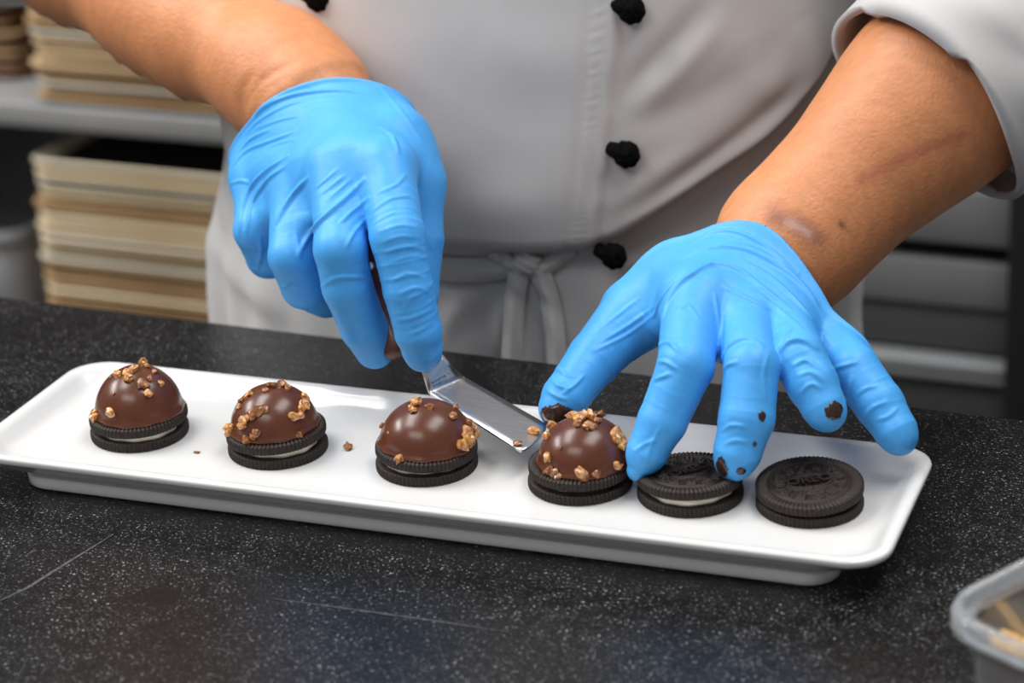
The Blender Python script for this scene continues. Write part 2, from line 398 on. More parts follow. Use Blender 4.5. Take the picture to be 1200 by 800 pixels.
def chunk(seed, size):
    r = np.random.default_rng(seed); bm = bmesh.new(); bmesh.ops.create_icosphere(bm, subdivisions=2, radius=1)
    s = np.array([1, .7+.3*r.random(), .62+.25*r.random()])*size
    cuts = r.normal(size=(7, 3)); cuts /= np.linalg.norm(cuts, axis=1)[:, None]; lim = .55+.3*r.random(7)
    for v in bm.verts:
        p_ = np.array(v.co)*(1+.16*r.normal())
        for c_, l_ in zip(cuts, lim):
            d = p_@c_
            if d > l_: p_ = p_-c_*(d-l_)
        v.co = p_*s
    me = bpy.data.meshes.new('nut'); bm.to_mesh(me); bm.free(); me.polygons.foreach_set('use_smooth', [False]*len(me.polygons)); return me
CHUNKS = []
for k in range(10):
    c_ = chunk(100+k, .0021); c_.materials.append(M['crumb'] if k % 3 else M['crumb2']); CHUNKS.append(c_)

def dome_mesh(r, hgt, seed):
    rg = np.random.default_rng(seed); nt, nr = 96, 26; V = []; ph = rg.random(4)*6
    rows = []
    for k in range(nr):
        e = (k/(nr-1))*math.pi/2*.99; rows.append((r*math.cos(e), hgt*math.sin(e)))
    rows = [(r*.6, -.0004), (r*1.0, -.0004), (r*1.045, .0005), (r*1.03, .0016)]+rows[2:]
    for i, (q, z) in enumerate(rows):
        wob = 1 if i > 3 else 0
        for a in range(nt):
            t = 2*math.pi*a/nt; k_ = 1+.006*math.sin(2*t+ph[0])+(0 if i > 6 else (.02*math.sin(5*t+ph[1])+.014*math.sin(13*t+ph[2]))*(1-i/7))
            V.append((q*k_*math.cos(t), q*k_*math.sin(t), z))
    F = grid_like(len(rows), nt); me = mesh('dome', V, F); return me

cookies = [  # X, Y, tilt of top wafer (toward +x, toward camera), turn, dome radius, dome height, dome offset
    (-.1418, -.0080, (-.02, .02), .3, .0203, .0212, (.0003, .001)),
    (-.0716, -.0048, (-.05, .02), 1.9, .0198, .0195, (-.0012, .0005)),
    (.0001, -.0003, (.04, .01), 2.7, .0207, .0188, (.0, .001)),
    (.0713, .0029, (.0, .03), 4.2, .0200, .0190, (.0018, .0015)),
    (.1200, .0064, (-.03, -.035), .9, 0, 0, (0, 0)),
    (.1705, .0124, (.0, .085), .55, 0, 0, (0, 0))]
NUTS = [
    [(138, 440, 1.1), (151, 437, 1.3), (157, 433, 1.1), (150, 444, 1.2), (168, 426, 1.2), (172, 430, .8), (181, 436, .8), (167, 450, 1.4), (172, 453, 1.1), (175, 444, .8), (188, 450, .8), (174, 461, 1.1), (131, 483, 1.2), (113, 488, 1.3), (112, 482, .9), (133, 461, .4), (131, 441, .6)],
    [(311, 458, .8), (319, 453, 1.2), (330, 451, 1.2), (336, 454, .9), (357, 466, 1.1), (356, 475, 1.3), (352, 479, 1.0), (343, 488, 1.2), (350, 487, 1.2), (350, 509, 1.1), (310, 480, 1.1), (302, 483, 1.5), (297, 487, 1.2), (290, 489, .9), (286, 493, 1.2), (284, 499, 1.0), (270, 502, 1.4), (271, 507, 1.2), (273, 499, .8), (290, 515, 1.3), (300, 507, 1.2), (296, 511, 1.0), (283, 470, .8), (293, 462, .9), (281, 476, .7), (289, 465, .7)],
    [(487, 474, 1.4), (483, 480, 1.0), (485, 482, .9), (504, 478, 1.1), (530, 488, 1.1), (533, 477, .8), (548, 496, 1.1), (551, 500, 1.4), (545, 505, 1.2), (554, 508, 1.3), (547, 514, 1.6), (540, 521, 1.6), (549, 521, 1.1), (543, 524, .9), (548, 492, .7), (470, 539, 1.3), (447, 498, .7), (455, 507, .3), (545, 511, 1.3), (556, 502, 1.0)],
    [(645, 496, 1.2), (642, 512, 1.1), (643, 536, 1.3), (645, 551, 1.3), (651, 554, 1.2), (656, 558, 1.0), (641, 556, .8), (667, 485, 1.0), (672, 488, 1.2), (679, 493, 1.5), (684, 489, 1.4), (692, 489, 1.4), (688, 500, 1.3), (677, 497, 1.1), (694, 501, 1.1), (703, 488, 1.4), (700, 494, 1.0), (720, 508, 1.4), (723, 515, 1.5), (727, 521, 1.4), (726, 512, 1.0), (722, 545, 1.0), (681, 552, 1.6), (685, 558, 1.3), (698, 555, 1.1), (727, 546, .7), (657, 525, .4)]]
clabels = ['sandwich cookie topped by a chocolate dome, leftmost of the row on the plate',
           'sandwich cookie with chocolate dome most thickly covered in nuts, second from the left',
           'sandwich cookie with chocolate dome beside the spatula blade, nuts clustered on its right side',
           'sandwich cookie with chocolate dome held between gloved thumb and index finger',
           'plain dark sandwich cookie under the gloved middle finger, in shadow',
           'plain dark sandwich cookie with embossed top, rightmost on the plate']
DOMES = []; nutseed = 0
for ci, (X, Y, tl, turn, dr, dh, off) in enumerate(cookies):
    nm = 'chocolate_dome_cookie' if dr else 'sandwich_cookie'
    root = empty(nm, (X, Y, PZ)); tag(root, clabels[ci], 'cookie', 'cookies on the white plate')
    b = obj('wafer', WBOT, M['wafer'], root, (0, 0, 0)); b.rotation_euler = (0, 0, turn+1)
    cr = obj('cream_filling', cream_mesh(ci, (.0195, .0190, .0186, .0172, .0194, .0168)[ci]), M['cream'], root, (0, 0, WT))
    t = obj('wafer', WTOP, M['wafer'], root, (0, 0, WT+CT)); t.rotation_mode = 'QUATERNION'; t.rotation_quaternion = Matrix.Rotation(tl[0], 3, 'Y').to_quaternion() @ Matrix.Rotation(tl[1], 3, 'X').to_quaternion() @ Quaternion((0, 0, 1), turn)
    cr.rotation_euler = (tl[1]*.5, tl[0]*.5, 0)
    ring_off = Vector((off[0]*.2, off[1]*.2, 0)); t.location += ring_off
    if not dr:
        lt = obj('embossed_lettering', LETTER, None, t, (0, 0, WT)); lt.rotation_euler = (0, 0, 0)
    if dr:
        c0 = Vector((off[0], off[1], WT*2+CT+.0001)); me = dome_mesh(dr, dh, ci)
        d = obj('chocolate_dome', me, M['chocolate'], root, c0); d.rotation_euler = (tl[1], tl[0], 0)
        wc = np.array([X, Y, PZ])+np.array(c0); DOMES.append((wc, dr, dh))
        Rm = np.array(Matrix.Rotation(tl[0], 3, 'Y') @ Matrix.Rotation(tl[1], 3, 'X')) if False else np.array(d.rotation_euler.to_matrix())
        sc = np.array([1/dr, 1/dr, 1/dh])
        for k, (px_, py_, s_) in enumerate(NUTS[ci]):
            D = Rm.T@ray(px_, py_); O = Rm.T@(CAM-wc); a_, b_ = D*sc, O*sc
            A, B_, C_ = a_@a_, a_@b_, b_@b_-1; disc = B_*B_-A*C_
            tt = (-B_-math.sqrt(disc))/A if disc > 0 else -B_/A
            hit = O+D*tt
            if disc <= 0: hit = hit/np.linalg.norm(hit*sc)
            hit[2] = max(hit[2], .0006); nrm = hit*sc*sc; nrm /= np.linalg.norm(nrm); nutseed += 1
            n_ = obj('nut_piece', CHUNKS[nutseed*7 % 10], None, d, tuple(hit+nrm*.0006*s_)); n_.scale = (s_*1.08,)*3
            q = Vector(nrm).to_track_quat('Z', 'Y') @ Quaternion((0, 0, 1), nutseed*2.4); n_.rotation_mode = 'QUATERNION'; n_.rotation_quaternion = q
def loose(x, y, z, s, label, rot=1., sq=1.):
    P = atz(x, y, z); nn = obj('nut_crumb', CHUNKS[int(rot*3) % 10]); nn.location = P+np.array([0, 0, .0012*s*sq]); nn.scale = (s, s, s*sq); nn.rotation_euler = (.1, .1, rot)
    tag(nn, label, 'crumb', 'loose nut crumbs'); return nn
loose(407, 527, PZ, 1.3, 'caramelised nut crumb lying alone on the plate beside the second dome')
loose(231, 530, PZ, .9, 'flat pale nut flake lying on the plate beside the leftmost cookie', 2.1, .35)

# ------------------------------------------------------------------ offset spatula
loose(606, 521, .0253, 1.3, 'nut crumb on the near corner of the spatula blade tip', 3.1, .6)
loose(626, 507, .0253, 1.5, 'dark nut crumb on the spatula blade beside the gloved thumb', 1.4, .7)
sp = empty('offset_spatula', tuple(at(470, 410, .045)))
tag(sp, 'offset spatula with dark wooden handle and steel blade held by gloved hand', 'spatula')
TN, TF = atz(610, 529, .0245), atz(641, 498, .0245); RN, RF = atz(503, 461, .029), atz(543, 442, .029)
SN, SF = at(495, 437, .036), at(519, 416, .042)
ax = RN+RF
def sheet(name, rows, th, m, parent):
    rows = [np.asarray(r, float) for r in rows]; n = len(rows); k = len(rows[0]); V = np.concatenate(rows)
    F = [(i*k+j, i*k+j+1, (i+1)*k+j+1, (i+1)*k+j) for i in range(n-1) for j in range(k-1)]
    o = obj(name, mesh(name, V, F, True), m, parent); s = o.modifiers.new('thickness', 'SOLIDIFY'); s.thickness = th; s.offset = 0; return o
rows = []
path = []
K0, K1 = at(482, 405, .05), at(492, 405, .054)
for a, b in ((K0, K1), (SN, SF)):
    path.append((a, b))
for t in (0., .5, 1.): path.append((SN+(RN-SN)*(.55+.4*t), SF+(RF-SF)*(.55+.4*t)))
for t in np.linspace(.02, 1, 14): path.append((RN+(TN-RN)*t, RF+(TF-RF)*t))
rows = [[a+(b-a)*u for u in np.linspace(0, 1, 7)] for a, b in path]
tip = []
for t in (1.02, 1.04):                                  # rounded tip corners
    a, b = RN+(TN-RN)*t, RF+(TF-RF)*t; ins = .1 if t < 1.03 else .28
    rows.append([a+(b-a)*(ins+(1-2*ins)*u) for u in np.linspace(0, 1, 7)])
blade = sheet('blade', rows, .0011, M['steel'], sp)
# etched maker's marks on the cranked part: a dense row of tiny illegible strokes and a broken line below it
bm = bmesh.new(); rg = np.random.default_rng(9)
nrm = np.cross(RN-SN, SF-SN); nrm /= np.linalg.norm(nrm); nrm *= np.sign(nrm@(CAM-SN))
for row, (v0, hgt) in enumerate(((.58, .10), (.74, .07))):
    u = .16
    while u < .9:
        du = .012+.02*rg.random(); v1 = v0+hgt*(.6+.4*rg.random())
        def pt(u_, v_): a = SN+(RN-SN)*v_; b = SF+(RF-SF)*v_; return a+(b-a)*u_+nrm*.0007
        f = [bm.verts.new(pt(u, v0)), bm.verts.new(pt(u+du, v0+.01*rg.normal())), bm.verts.new(pt(u+du, v1)), bm.verts.new(pt(u, v1))]; bm.faces.new(f)
        u += du+.012+.012*rg.random()
em = obj('etched_mark', from_bm('etched_mark', bm), M['etched'], blade); s = em.modifiers.new('thickness', 'SOLIDIFY'); s.thickness = .0001
hp = [at(398, 215, .105), at(425, 282, .078), at(446, 345, .061), at(466, 398, .05), at(474, 416, .047)]
V, F = tube(spline(hp, 24), np.interp(np.linspace(0, 1, 24), [0, .3, .7, .93, 1], [.0105, .0115, .0105, .0085, .0055]), 20, True, .8)
hd = obj('handle', mesh('handle', V, F), M['wood'], sp)
for x, y, Y in ((432, 312, .060),):
    bm = bmesh.new(); bmesh.ops.create_uvsphere(bm, u_segments=16, v_segments=8, radius=.0028, matrix=Matrix.Translation(at(x, y, Y)))
    obj('rivet', from_bm('rivet', bm, True), M['steel'], hd)

# ------------------------------------------------------------------ the person
def chain(P, pts, rad, k=.0015):
    d = None
    for i in range(len(pts)-1):
        c_ = cone(P, pts[i], pts[i+1], rad[i], rad[i+1]); d = c_ if d is None else smin(d, c_, k)
    return d
class Hand: pass
def make_hand(spec):
    H = Hand()
    J = {n: ([at(*q[:3]) for q in pts], [q[3]*.001 for q in pts]) for n, pts in spec['fingers'].items()}
    palm = [([at(*q[:3]) for q in pts], [q[3]*.001 for q in pts]) for pts in spec['palm']]
    webs = [([at(*q[:3]) for q in pts], [q[3]*.001 for q in pts]) for pts in spec.get('webs', [])]
    def body(P):
        d = None
        for pts, rad in palm:
            c_ = chain(P, pts, rad, .004); d = c_ if d is None else smin(d, c_, spec.get('kp', .016))
        for pts, rad in webs: d = smin(d, chain(P, pts, rad), .012)
        return d
    def full(P):
        dp = body(P); out = dp
        for nme, (pts, rad) in J.items():
            f = smin(dp, chain(P, pts, rad, .0015), spec.get('kf', .009)); out = smin(out, f, .0012)
        return out
    A, A1, A2 = trace(full, spec['cuff'])[0]; n = np.cross(A1-A, A2-A); n /= np.linalg.norm(n)
    n = n*np.sign(n@(at(*spec['arm'])-A)); H.cuff, H.cn = A, n
    def fn(P):
        d = full(P); s = (P-A)@n
        d = d-.0009*np.exp(-((s+.0012)/.0014)**2)-.0012*np.clip((s+.02)/.02, 0, 1)
        return np.maximum(d, s)
    H.J = J; H.full, H.fn = full, fn; pts = np.concatenate([np.array(p_) for p_, _ in list(J.values())+palm]); H.lo, H.hi = pts.min(0)-.035, pts.max(0)+.035
    return H

HR = make_hand(dict(   # hand with the spatula
    fingers=dict(
        index=[(452, 200, .066, 13.2), (466, 278, .040, 12.4), (478, 338, .035, 11.2), (490, 388, .035, 10.6), (495, 410, .0365, 9.0), (496, 415, .037, 8)],
        middle=[(398, 200, .066, 13.2), (399, 292, .033, 12), (407, 335, .0335, 11.4), (426, 383, .040, 10.8), (439, 408, .047, 9.4)],
        ring=[(349, 212, .078, 12.6), (343, 300, .047, 11.2), (356, 335, .054, 10.6), (382, 348, .08, 10)],
        pinky=[(304, 215, .098, 12), (301, 270, .075, 11), (314, 300, .083, 10.5), (345, 302, .105, 10)],
        thumb=[(465, 160, .10, 13.5), (487, 216, .092, 12.8), (490, 280, .082, 12), (487, 345, .072, 10.5), (486, 368, .066, 9)]),
    palm=[[(396, 138, .118, 18), (452, 198, .074, 14.5)], [(380, 138, .115, 19), (399, 196, .072, 15)], [(350, 148, .12, 20), (350, 208, .084, 14.5)],
          [(326, 165, .135, 18), (305, 210, .104, 13.5)], [(404, 124, .124, 16), (477, 205, .1, 13)], [(414, 121, .124, 13.5), (470, 172, .106, 13)], [(376, 135, .13, 20.5), (370, 128, .132, 24.5), (355, 112, .141, 27.4), (321, 83, .15, 29.3)],
          [(330, 192, .115, 16), (420, 192, .1, 16)]],
    webs=[[(468, 200, .09, 10), (486, 222, .092, 10.5)], [(424, 198, .070, 13), (424, 248, .053, 7)], [(374, 205, .074, 13), (366, 258, .056, 7)], [(326, 212, .09, 12), (320, 250, .074, 7)]],
    cuff=[(291, 149), (352, 102), (436, 98)], arm=(190, -5, .19)))
HL = make_hand(dict(   # hand steadying the dome
    fingers=dict(
        index=[(813, 352, .060, 13.8), (804, 428, .021, 12), (776, 494, .008, 10.4), (757, 532, .001, 8.6), (747, 551, -.002, 4.6)],
        middle=[(872, 378, .060, 13), (881, 430, .026, 11.7), (875, 490, .014, 11.7), (864, 530, .008, 10), (861, 540, .007, 8.5)],
        ring=[(918, 382, .070, 12.4), (936, 418, .040, 11.4), (952, 450, .032, 10.8), (966, 478, .027, 9.2), (969, 484, .026, 8)],
        pinky=[(962, 393, .090, 11.6), (1000, 434, .060, 11), (1030, 474, .052, 10.4), (1050, 506, .046, 9), (1054, 513, .045, 7.6)],
        thumb=[(800, 325, .100, 15.5), (742, 368, .085, 14), (696, 420, .060, 12), (662, 466, .038, 10.5), (654, 478, .034, 8.8)]),
    palm=[[(880, 302, .12, 21), (814, 350, .066, 15.5)], [(895, 307, .115, 21), (872, 374, .068, 14.5)], [(915, 317, .115, 21), (918, 378, .078, 14)],
          [(928, 327, .12, 19), (962, 390, .096, 12.6)], [(872, 302, .125, 19), (800, 328, .10, 17)], [(895, 318, .119, 21.3), (905, 308, .12, 25.3), (925, 285, .13, 27.6), (945, 265, .136, 28.7)],
          [(850, 345, .1, 16), (930, 360, .1, 16)]],
    webs=[[(812, 345, .085, 13), (788, 372, .07, 9)], [(795, 345, .09, 12), (762, 378, .08, 7)], [(843, 362, .066, 12), (846, 410, .044, 4)], [(896, 374, .07, 11), (908, 406, .053, 4)], [(940, 384, .084, 10.5), (966, 422, .066, 4)]],
    cuff=[(848, 266), (914, 284), (962, 348)], arm=(1100, 110, .2)))

FOLDS_R = [
    ([(289, 142), (310, 124), (345, 111), (390, 106), (425, 109)], 1.1, 1.5), ([(284, 160), (305, 140), (340, 122), (380, 115)], .5, 1.2),
    ([(281, 176), (295, 162), (316, 152)], .8, 1.3), ([(274, 192), (290, 176), (317, 165), (345, 154)], .9, 1.4),
    ([(279, 276), (284, 245), (295, 218), (312, 200), (337, 182)], 1.3, 1.6), ([(288, 272), (297, 236), (314, 210), (334, 195)], 1.1, 1.5),
    ([(321, 266), (335, 240), (350, 220), (361, 209)], 1.4, 1.7), ([(350, 300), (358, 283), (374, 260), (400, 236), (426, 211)], 1.5, 1.8),
    ([(370, 221), (396, 198)], .6, 1.1), ([(376, 228), (404, 205)], .6, 1.1), ([(384, 234), (412, 209)], .5, 1.), ([(398, 262), (412, 248), (432, 232)], .9, 1.4),
    ([(406, 290), (415, 272), (430, 255)], .8, 1.3), ([(270, 215), (282, 212), (292, 214)], .6, 1.2), ([(345, 262), (349, 285), (352, 305)], .5, 1.5),
    ([(447, 150), (460, 160), (467, 178)], 1.0, 1.5), ([(443, 226), (463, 217), (476, 204)], .9, 1.3), ([(438, 246), (458, 233), (479, 229)], 1.0, 1.3),
    ([(437, 263), (460, 250), (483, 248)], .8, 1.2), ([(444, 272), (468, 264), (489, 266)], .7, 1.2), ([(447, 284), (470, 277), (492, 279)], .6, 1.1), ([(450, 296), (476, 289), (500, 293)], .9, 1.3),
    ([(456, 308), (484, 300), (503, 304)], .6, 1.1), ([(458, 330), (478, 321), (501, 326)], .9, 1.3), ([(466, 346), (488, 337), (506, 345)], .8, 1.3),
    ([(463, 376), (484, 372), (507, 362)], 1.0, 1.4), ([(472, 364), (482, 350), (494, 344)], .7, 1.3), ([(478, 392), (490, 388), (505, 380)], .7, 1.3),
    ([(374, 338), (394, 326), (420, 325), (436, 328)], .6, 1.3), ([(434, 328), (432, 318), (429, 300)], .6, 1.2), ([(331, 337), (340, 332)], .8, 1.3), ([(505, 285), (510, 300)], .7, 1.2),
    ([(300, 318), (306, 296), (304, 276)], .6, 1.4), ([(445, 100), (470, 130), (495, 165)], .5, 1.5), ([(300, 150), (330, 140), (352, 135)], .4, 1.1), ([(312, 172), (332, 166), (348, 163)], .35, 1.1),
]
FOLDS_L = [
    ([(812, 285), (835, 272), (865, 272), (900, 290), (935, 320)], .9, 1.5), ([(792, 308), (820, 293), (852, 289), (885, 296), (925, 320), (958, 355)], 1.1, 1.6),
    ([(800, 328), (822, 313), (842, 309), (868, 318), (895, 338), (925, 362)], 1.2, 1.7), ([(848, 336), (880, 352), (905, 365)], .9, 1.5), ([(858, 280), (900, 296), (940, 332), (965, 370)], .8, 1.4),
    ([(775, 378), (783, 352), (798, 330), (822, 314)], 1.1, 1.7), ([(765, 372), (776, 348), (792, 326)], .7, 1.4), ([(705, 400), (738, 380), (768, 358)], .6, 1.3), ([(700, 388), (725, 368), (748, 350)], .5, 1.2), ([(694, 412), (735, 392), (770, 366)], .5, 1.2),
    ([(772, 404), (784, 401), (796, 412)], .9, 1.3), ([(769, 424), (780, 424), (792, 432)], .8, 1.3), ([(766, 445), (785, 438)], .8, 1.3), ([(792, 365), (806, 358), (818, 372)], .5, 1.2),
    ([(845, 422), (856, 405), (874, 397), (893, 403)], 1.6, 1.8), ([(845, 440), (852, 428), (864, 424)], .7, 1.3), ([(838, 345), (842, 375), (844, 405)], .6, 1.4),
    ([(913, 412), (924, 400), (940, 398), (957, 408)], 1.4, 1.6), ([(930, 428), (944, 422), (960, 432)], .9, 1.4), ([(935, 440), (950, 436), (965, 446)], .7, 1.3), ([(921, 398), (926, 384)], .6, 1.2), ([(936, 462), (950, 450), (962, 455)], .6, 1.2),
    ([(976, 432), (990, 428), (1004, 424)], .8, 1.3), ([(990, 470), (994, 455), (998, 442)], .9, 1.4), ([(1012, 490), (1022, 478), (1040, 470)], .7, 1.3), ([(1028, 492), (1040, 488), (1052, 478)], .6, 1.2), ([(1005, 462), (1015, 455), (1028, 452)], .6, 1.2),
    ([(870, 305), (910, 330), (945, 365), (975, 402)], .8, 1.5), ([(890, 345), (920, 368), (940, 385)], .6, 1.3), ([(652, 430), (662, 438), (672, 442)], .7, 1.3), ([(645, 442), (656, 452), (668, 455)], .7, 1.3), ([(640, 456), (652, 464), (664, 468)], .6, 1.2), ([(658, 462), (672, 452), (684, 440)], .6, 1.2),
    ([(758, 540), (764, 520), (775, 500)], .5, 1.3), ([(742, 530), (756, 520), (770, 515)], .5, 1.2), ([(845, 505), (858, 498), (874, 500)], .6, 1.2), ([(850, 520), (862, 516), (878, 518)], .6, 1.2), ([(900, 415), (895, 440), (898, 465)], .5, 1.3),
]
person = empty('person', (-.06, .33, FZ))
tag(person, 'person in white chef jacket, apron and blue gloves plating the cookies', 'person')
def smears(H, P, N, spots, parent, F):
    QS = trace(H.fn, [q[0] for q in spots])[0] if spots else []
    for (px_, r, st), Q1 in zip(spots, QS):
        Q = [Q1]; d = np.linalg.norm((P-Q[0])*np.array(st), axis=1)*(1+.28*vnoise(P*500, int(px_[0]), 2))
        keep = d < r; fk = keep[F].all(1)
        if fk.sum() < 4: continue
        f = F[fk]; u, inv = np.unique(f, return_inverse=True); edge = np.clip((r-d[u])/r*3, 0, 1)
        W_ = P[u]+N[u]*(.0001+.0006*edge)[:, None]
        o = obj('chocolate_smear', mesh('chocolate_smear', W_, inv.reshape(f.shape)), M['smear'], parent)
def build_glove(H, folds, label, spots, seed, wr):
    P, F = surface(H.fn, H.lo, H.hi, .0007)
    N = grad(H.fn, P, .0006)
    lines = []; dense = [spline(px_, max(4, 4*len(px_))) if len(px_) > 2 else np.linspace(px_[0], px_[1], 6) for px_, a, wd in folds]
    QA, OK = trace(H.fn, np.concatenate(dense)); cut = np.cumsum([len(q) for q in dense])[:-1]
    for (px_, a, wd), Q, ok in zip(folds, np.split(QA, cut), np.split(OK, cut)):
        Q = Q[ok]
        if len(Q) > 2: lines.append((Q, a*.0008*(.75 if (seed == 1 and px_[0][0] > 435 and px_[0][1] > 200) else 1.45), wd*.00076))
    s = (P-H.cuff)@H.cn
    d = crease(P, lines)+.00018*vnoise(P*140, seed, 3)
    for fi, (nme, (pts, rad)) in enumerate(H.J.items()):          # fine cross wrinkles of the loose film along the fingers
        best = np.full(len(P), 9.); sv = np.zeros(len(P)); acc = 0.
        for k in range(len(pts)-1):
            a_ = pts[k]; ab = pts[k+1]-a_; Ls = np.linalg.norm(ab); t = np.clip((P-a_)@ab/(ab@ab), 0, 1)
            dd = np.linalg.norm(P-a_-t[:, None]*ab, axis=1)-(rad[k]+(rad[k+1]-rad[k])*t); u = dd < best; best[u] = dd[u]; sv[u] = acc+t[u]*Ls; acc += Ls
        m_ = np.exp(-(np.clip(best, 0, 9)/.0025)**2)*np.clip((sv-.012)/.012, 0, 1)*np.clip((acc-sv)/.008, 0, 1)*wr.get(nme, .5)
        ph = sv*2*math.pi/.0062+3.6*vnoise(P*70, seed*10+fi, 2); rid = (1-np.abs(np.sin(ph*.5)))**3
        d += m_*.00042*(rid-.2)*np.clip(.45+.8*vnoise(P*110, seed*10+fi+5, 2), 0, 1)
    d *= np.clip((-s)/.004, 0, 1)
    P = P+N*d[:, None]
    me = mesh('glove', P, F); base = np.array([.068, .375, .84]); set_tint(me, np.tile(base, (len(P), 1)))
    g = obj('glove', me, M['glove'], person); g['label'] = label
    N2 = N; smears(H, P, N2, spots, g, F)
    return g
build_glove(HR, FOLDS_R, 'thin blue nitrile glove on the hand gripping the spatula', [], 1, dict(index=.85, middle=.35, ring=.35, pinky=.3, thumb=.25))
build_glove(HL, FOLDS_L, 'thin blue nitrile glove on the spread hand, fingertips smeared with chocolate',
            [((654, 487), .0075, (.8, 1, 1.7)), ((846, 546), .0042, (1.3, 1, .8)), ((978, 482), .0042, (1, 1, 1)), ((868, 552), .0022, (1, 1, 1)), ((893, 488), .0018, (1, 1, .6)), ((884, 520), .0014, (1, 1, 1))], 2, dict(index=.4, middle=.55, ring=.8, pinky=.7, thumb=.35))

# body: forearms, upper arms and trunk as one surface
armL = [(895, 318, .119, 20), (905, 308, .12, 24), (925, 285, .13, 26.3), (945, 265, .136, 27.4), (1000, 210, .158, 30.5), (1060, 150, .18, 37), (1110, 100, .2, 41.5), (1200, 10, .235, 46)]
armR = [(376, 135, .13, 19), (370, 128, .132, 23.5), (355, 112, .141, 26.5), (321, 83, .15, 28.2), (241, 38, .175, 30.5), (191, 8, .19, 32), (96, -60, .22, 37), (20, -110, .24, 42)]
def arm_pts(a): return [at(*q[:3]) for q in a], [q[3]*.001 for q in a]
aL, rL = arm_pts(armL); aR, rR = arm_pts(armR)
shL, shR = np.array([.15, .34, .43]), np.array([-.27, .35, .43])
def body_fn(P):
    dl = chain(P, aL+[aL[-1]+.4*(shL-aL[-1]), shL], rL+[.05, .055], .02)
    dr = chain(P, aR+[aR[-1]+.4*(shR-aR[-1]), shR], rR+[.05, .055], .02)
    q = (P-np.array([-.06, .345, .2]))/np.array([.14, .085, .34]); k = np.linalg.norm(q, axis=1); tr = (k-1)*.085
    sh = cone(P, shL, shR, .05, .05)
    neck = cone(P, (-.06, .345, .45), (-.06, .34, .6), .058, .055)
    d = smin(smin(tr, sh, .05), neck, .03)
    return np.minimum(smin(dl, d, .02), smin(dr, d, .02))
P, F = surface(body_fn, (-.5, .05, -.16), (.42, .48, .64), .0023)
N = grad(body_fn, P, .002)
sk = []
for px_, a, wd in [([(283, 140), (292, 115), (312, 92), (345, 74)], -1.0, 1.8), ([(280, 128), (286, 105), (300, 85)], -1.2, 2.0), ([(296, 128), (312, 105), (350, 85)], -.5, 1.5), ([(900, 258), (925, 275), (945, 300)], -.4, 1.6)]:
    Q, ok = trace(body_fn, spline(px_, 14)); sk.append((Q[ok], a*.001, wd*.0014))
P = P+N*(crease(P, sk)+.0003*vnoise(P*60, 5, 2))[:, None]
C = np.tile(np.array([.62, .25, .105]), (len(P), 1)); C *= (1+.06*vnoise(P*22, 8, 3))[:, None]
def stain(px_line, r, col, amt, seed):
    global C
    Q, ok = trace(body_fn, px_line); d = np.full(len(P), 9.)
    for k in range(len(Q)-1):
        ab = Q[k+1]-Q[k]; t = np.clip((P-Q[k])@ab/(ab@ab), 0, 1); d = np.minimum(d, np.linalg.norm(P-Q[k]-t[:, None]*ab, axis=1))
    f = np.clip(1-d*(1+.5*vnoise(P*300, seed, 2))/r, 0, 1)[:, None]*amt; C = C*(1-f)+np.array(col)*f
stain([(908, 254), (930, 260), (958, 280)], .0062, (.24, .09, .075), .75, 3); stain([(926, 262), (946, 273)], .0042, (.62, .38, .30), 1., 4)
stain([(1010, 210), (1050, 190), (1090, 172), (1125, 158)], .004, (.40, .10, .07), .65, 6)
stain([(986, 262), (987, 263)], .0022, (.12, .04, .03), 1., 7)
me = mesh('body', P, F); set_tint(me, np.clip(C, 0, 1)); obj('body', me, M['skin'], person)['label'] = 'bare tanned forearms above the gloves'

# jacket, apron -----------------------------------------------------
TC = np.array([-.06, .33]); TROT = math.radians(4)
def shift(z): return -.03*np.clip((.12-z)/.12, 0, 1)
def torso_pt(th, z, prof, extra=0.):
    a = np.interp(z, prof[:, 0], prof[:, 1])+extra; b = np.interp(z, prof[:, 0], prof[:, 2])+extra
    x, y = a*np.sign(np.sin(th))*np.abs(np.sin(th))**.9, -b*np.sign(np.cos(th))*np.abs(np.cos(th))**.9
    sh_ = shift(z) if prof is not None and prof[0, 0] < -.3 else 0.
    return np.stack([TC[0]+sh_+x*math.cos(TROT)-y*math.sin(TROT), TC[1]+x*math.sin(TROT)+y*math.cos(TROT), z], -1)
def smooth_prof(p_):
    z = np.linspace(p_[0][0], p_[-1][0], 240); p_ = np.array(p_); ker = np.exp(-np.linspace(-2, 2, 21)**2); ker /= ker.sum(); out = [z]
    for c_ in (1, 2): v_ = np.interp(z, p_[:, 0], p_[:, c_]); out.append(np.convolve(np.pad(v_, 10, mode='edge'), ker, 'valid'))
    return np.stack(out, -1)
JP = smooth_prof([(-.05, .178, .136), (.0, .184, .146), (.03, .188, .153), (.06, .193, .1575), (.1, .196, .158), (.15, .198, .154), (.22, .2, .145), (.32, .205, .13), (.45, .19, .105), (.5, .12, .07)])
AP = smooth_prof([(-.6, .21, .160), (-.3, .2, .157), (-.1, .19, .152), (-.02, .186, .1475), (.015, .185, .143), (.04, .183, .137), (.09, .187, .138), (.2, .19, .138), (.26, .19, .13)])
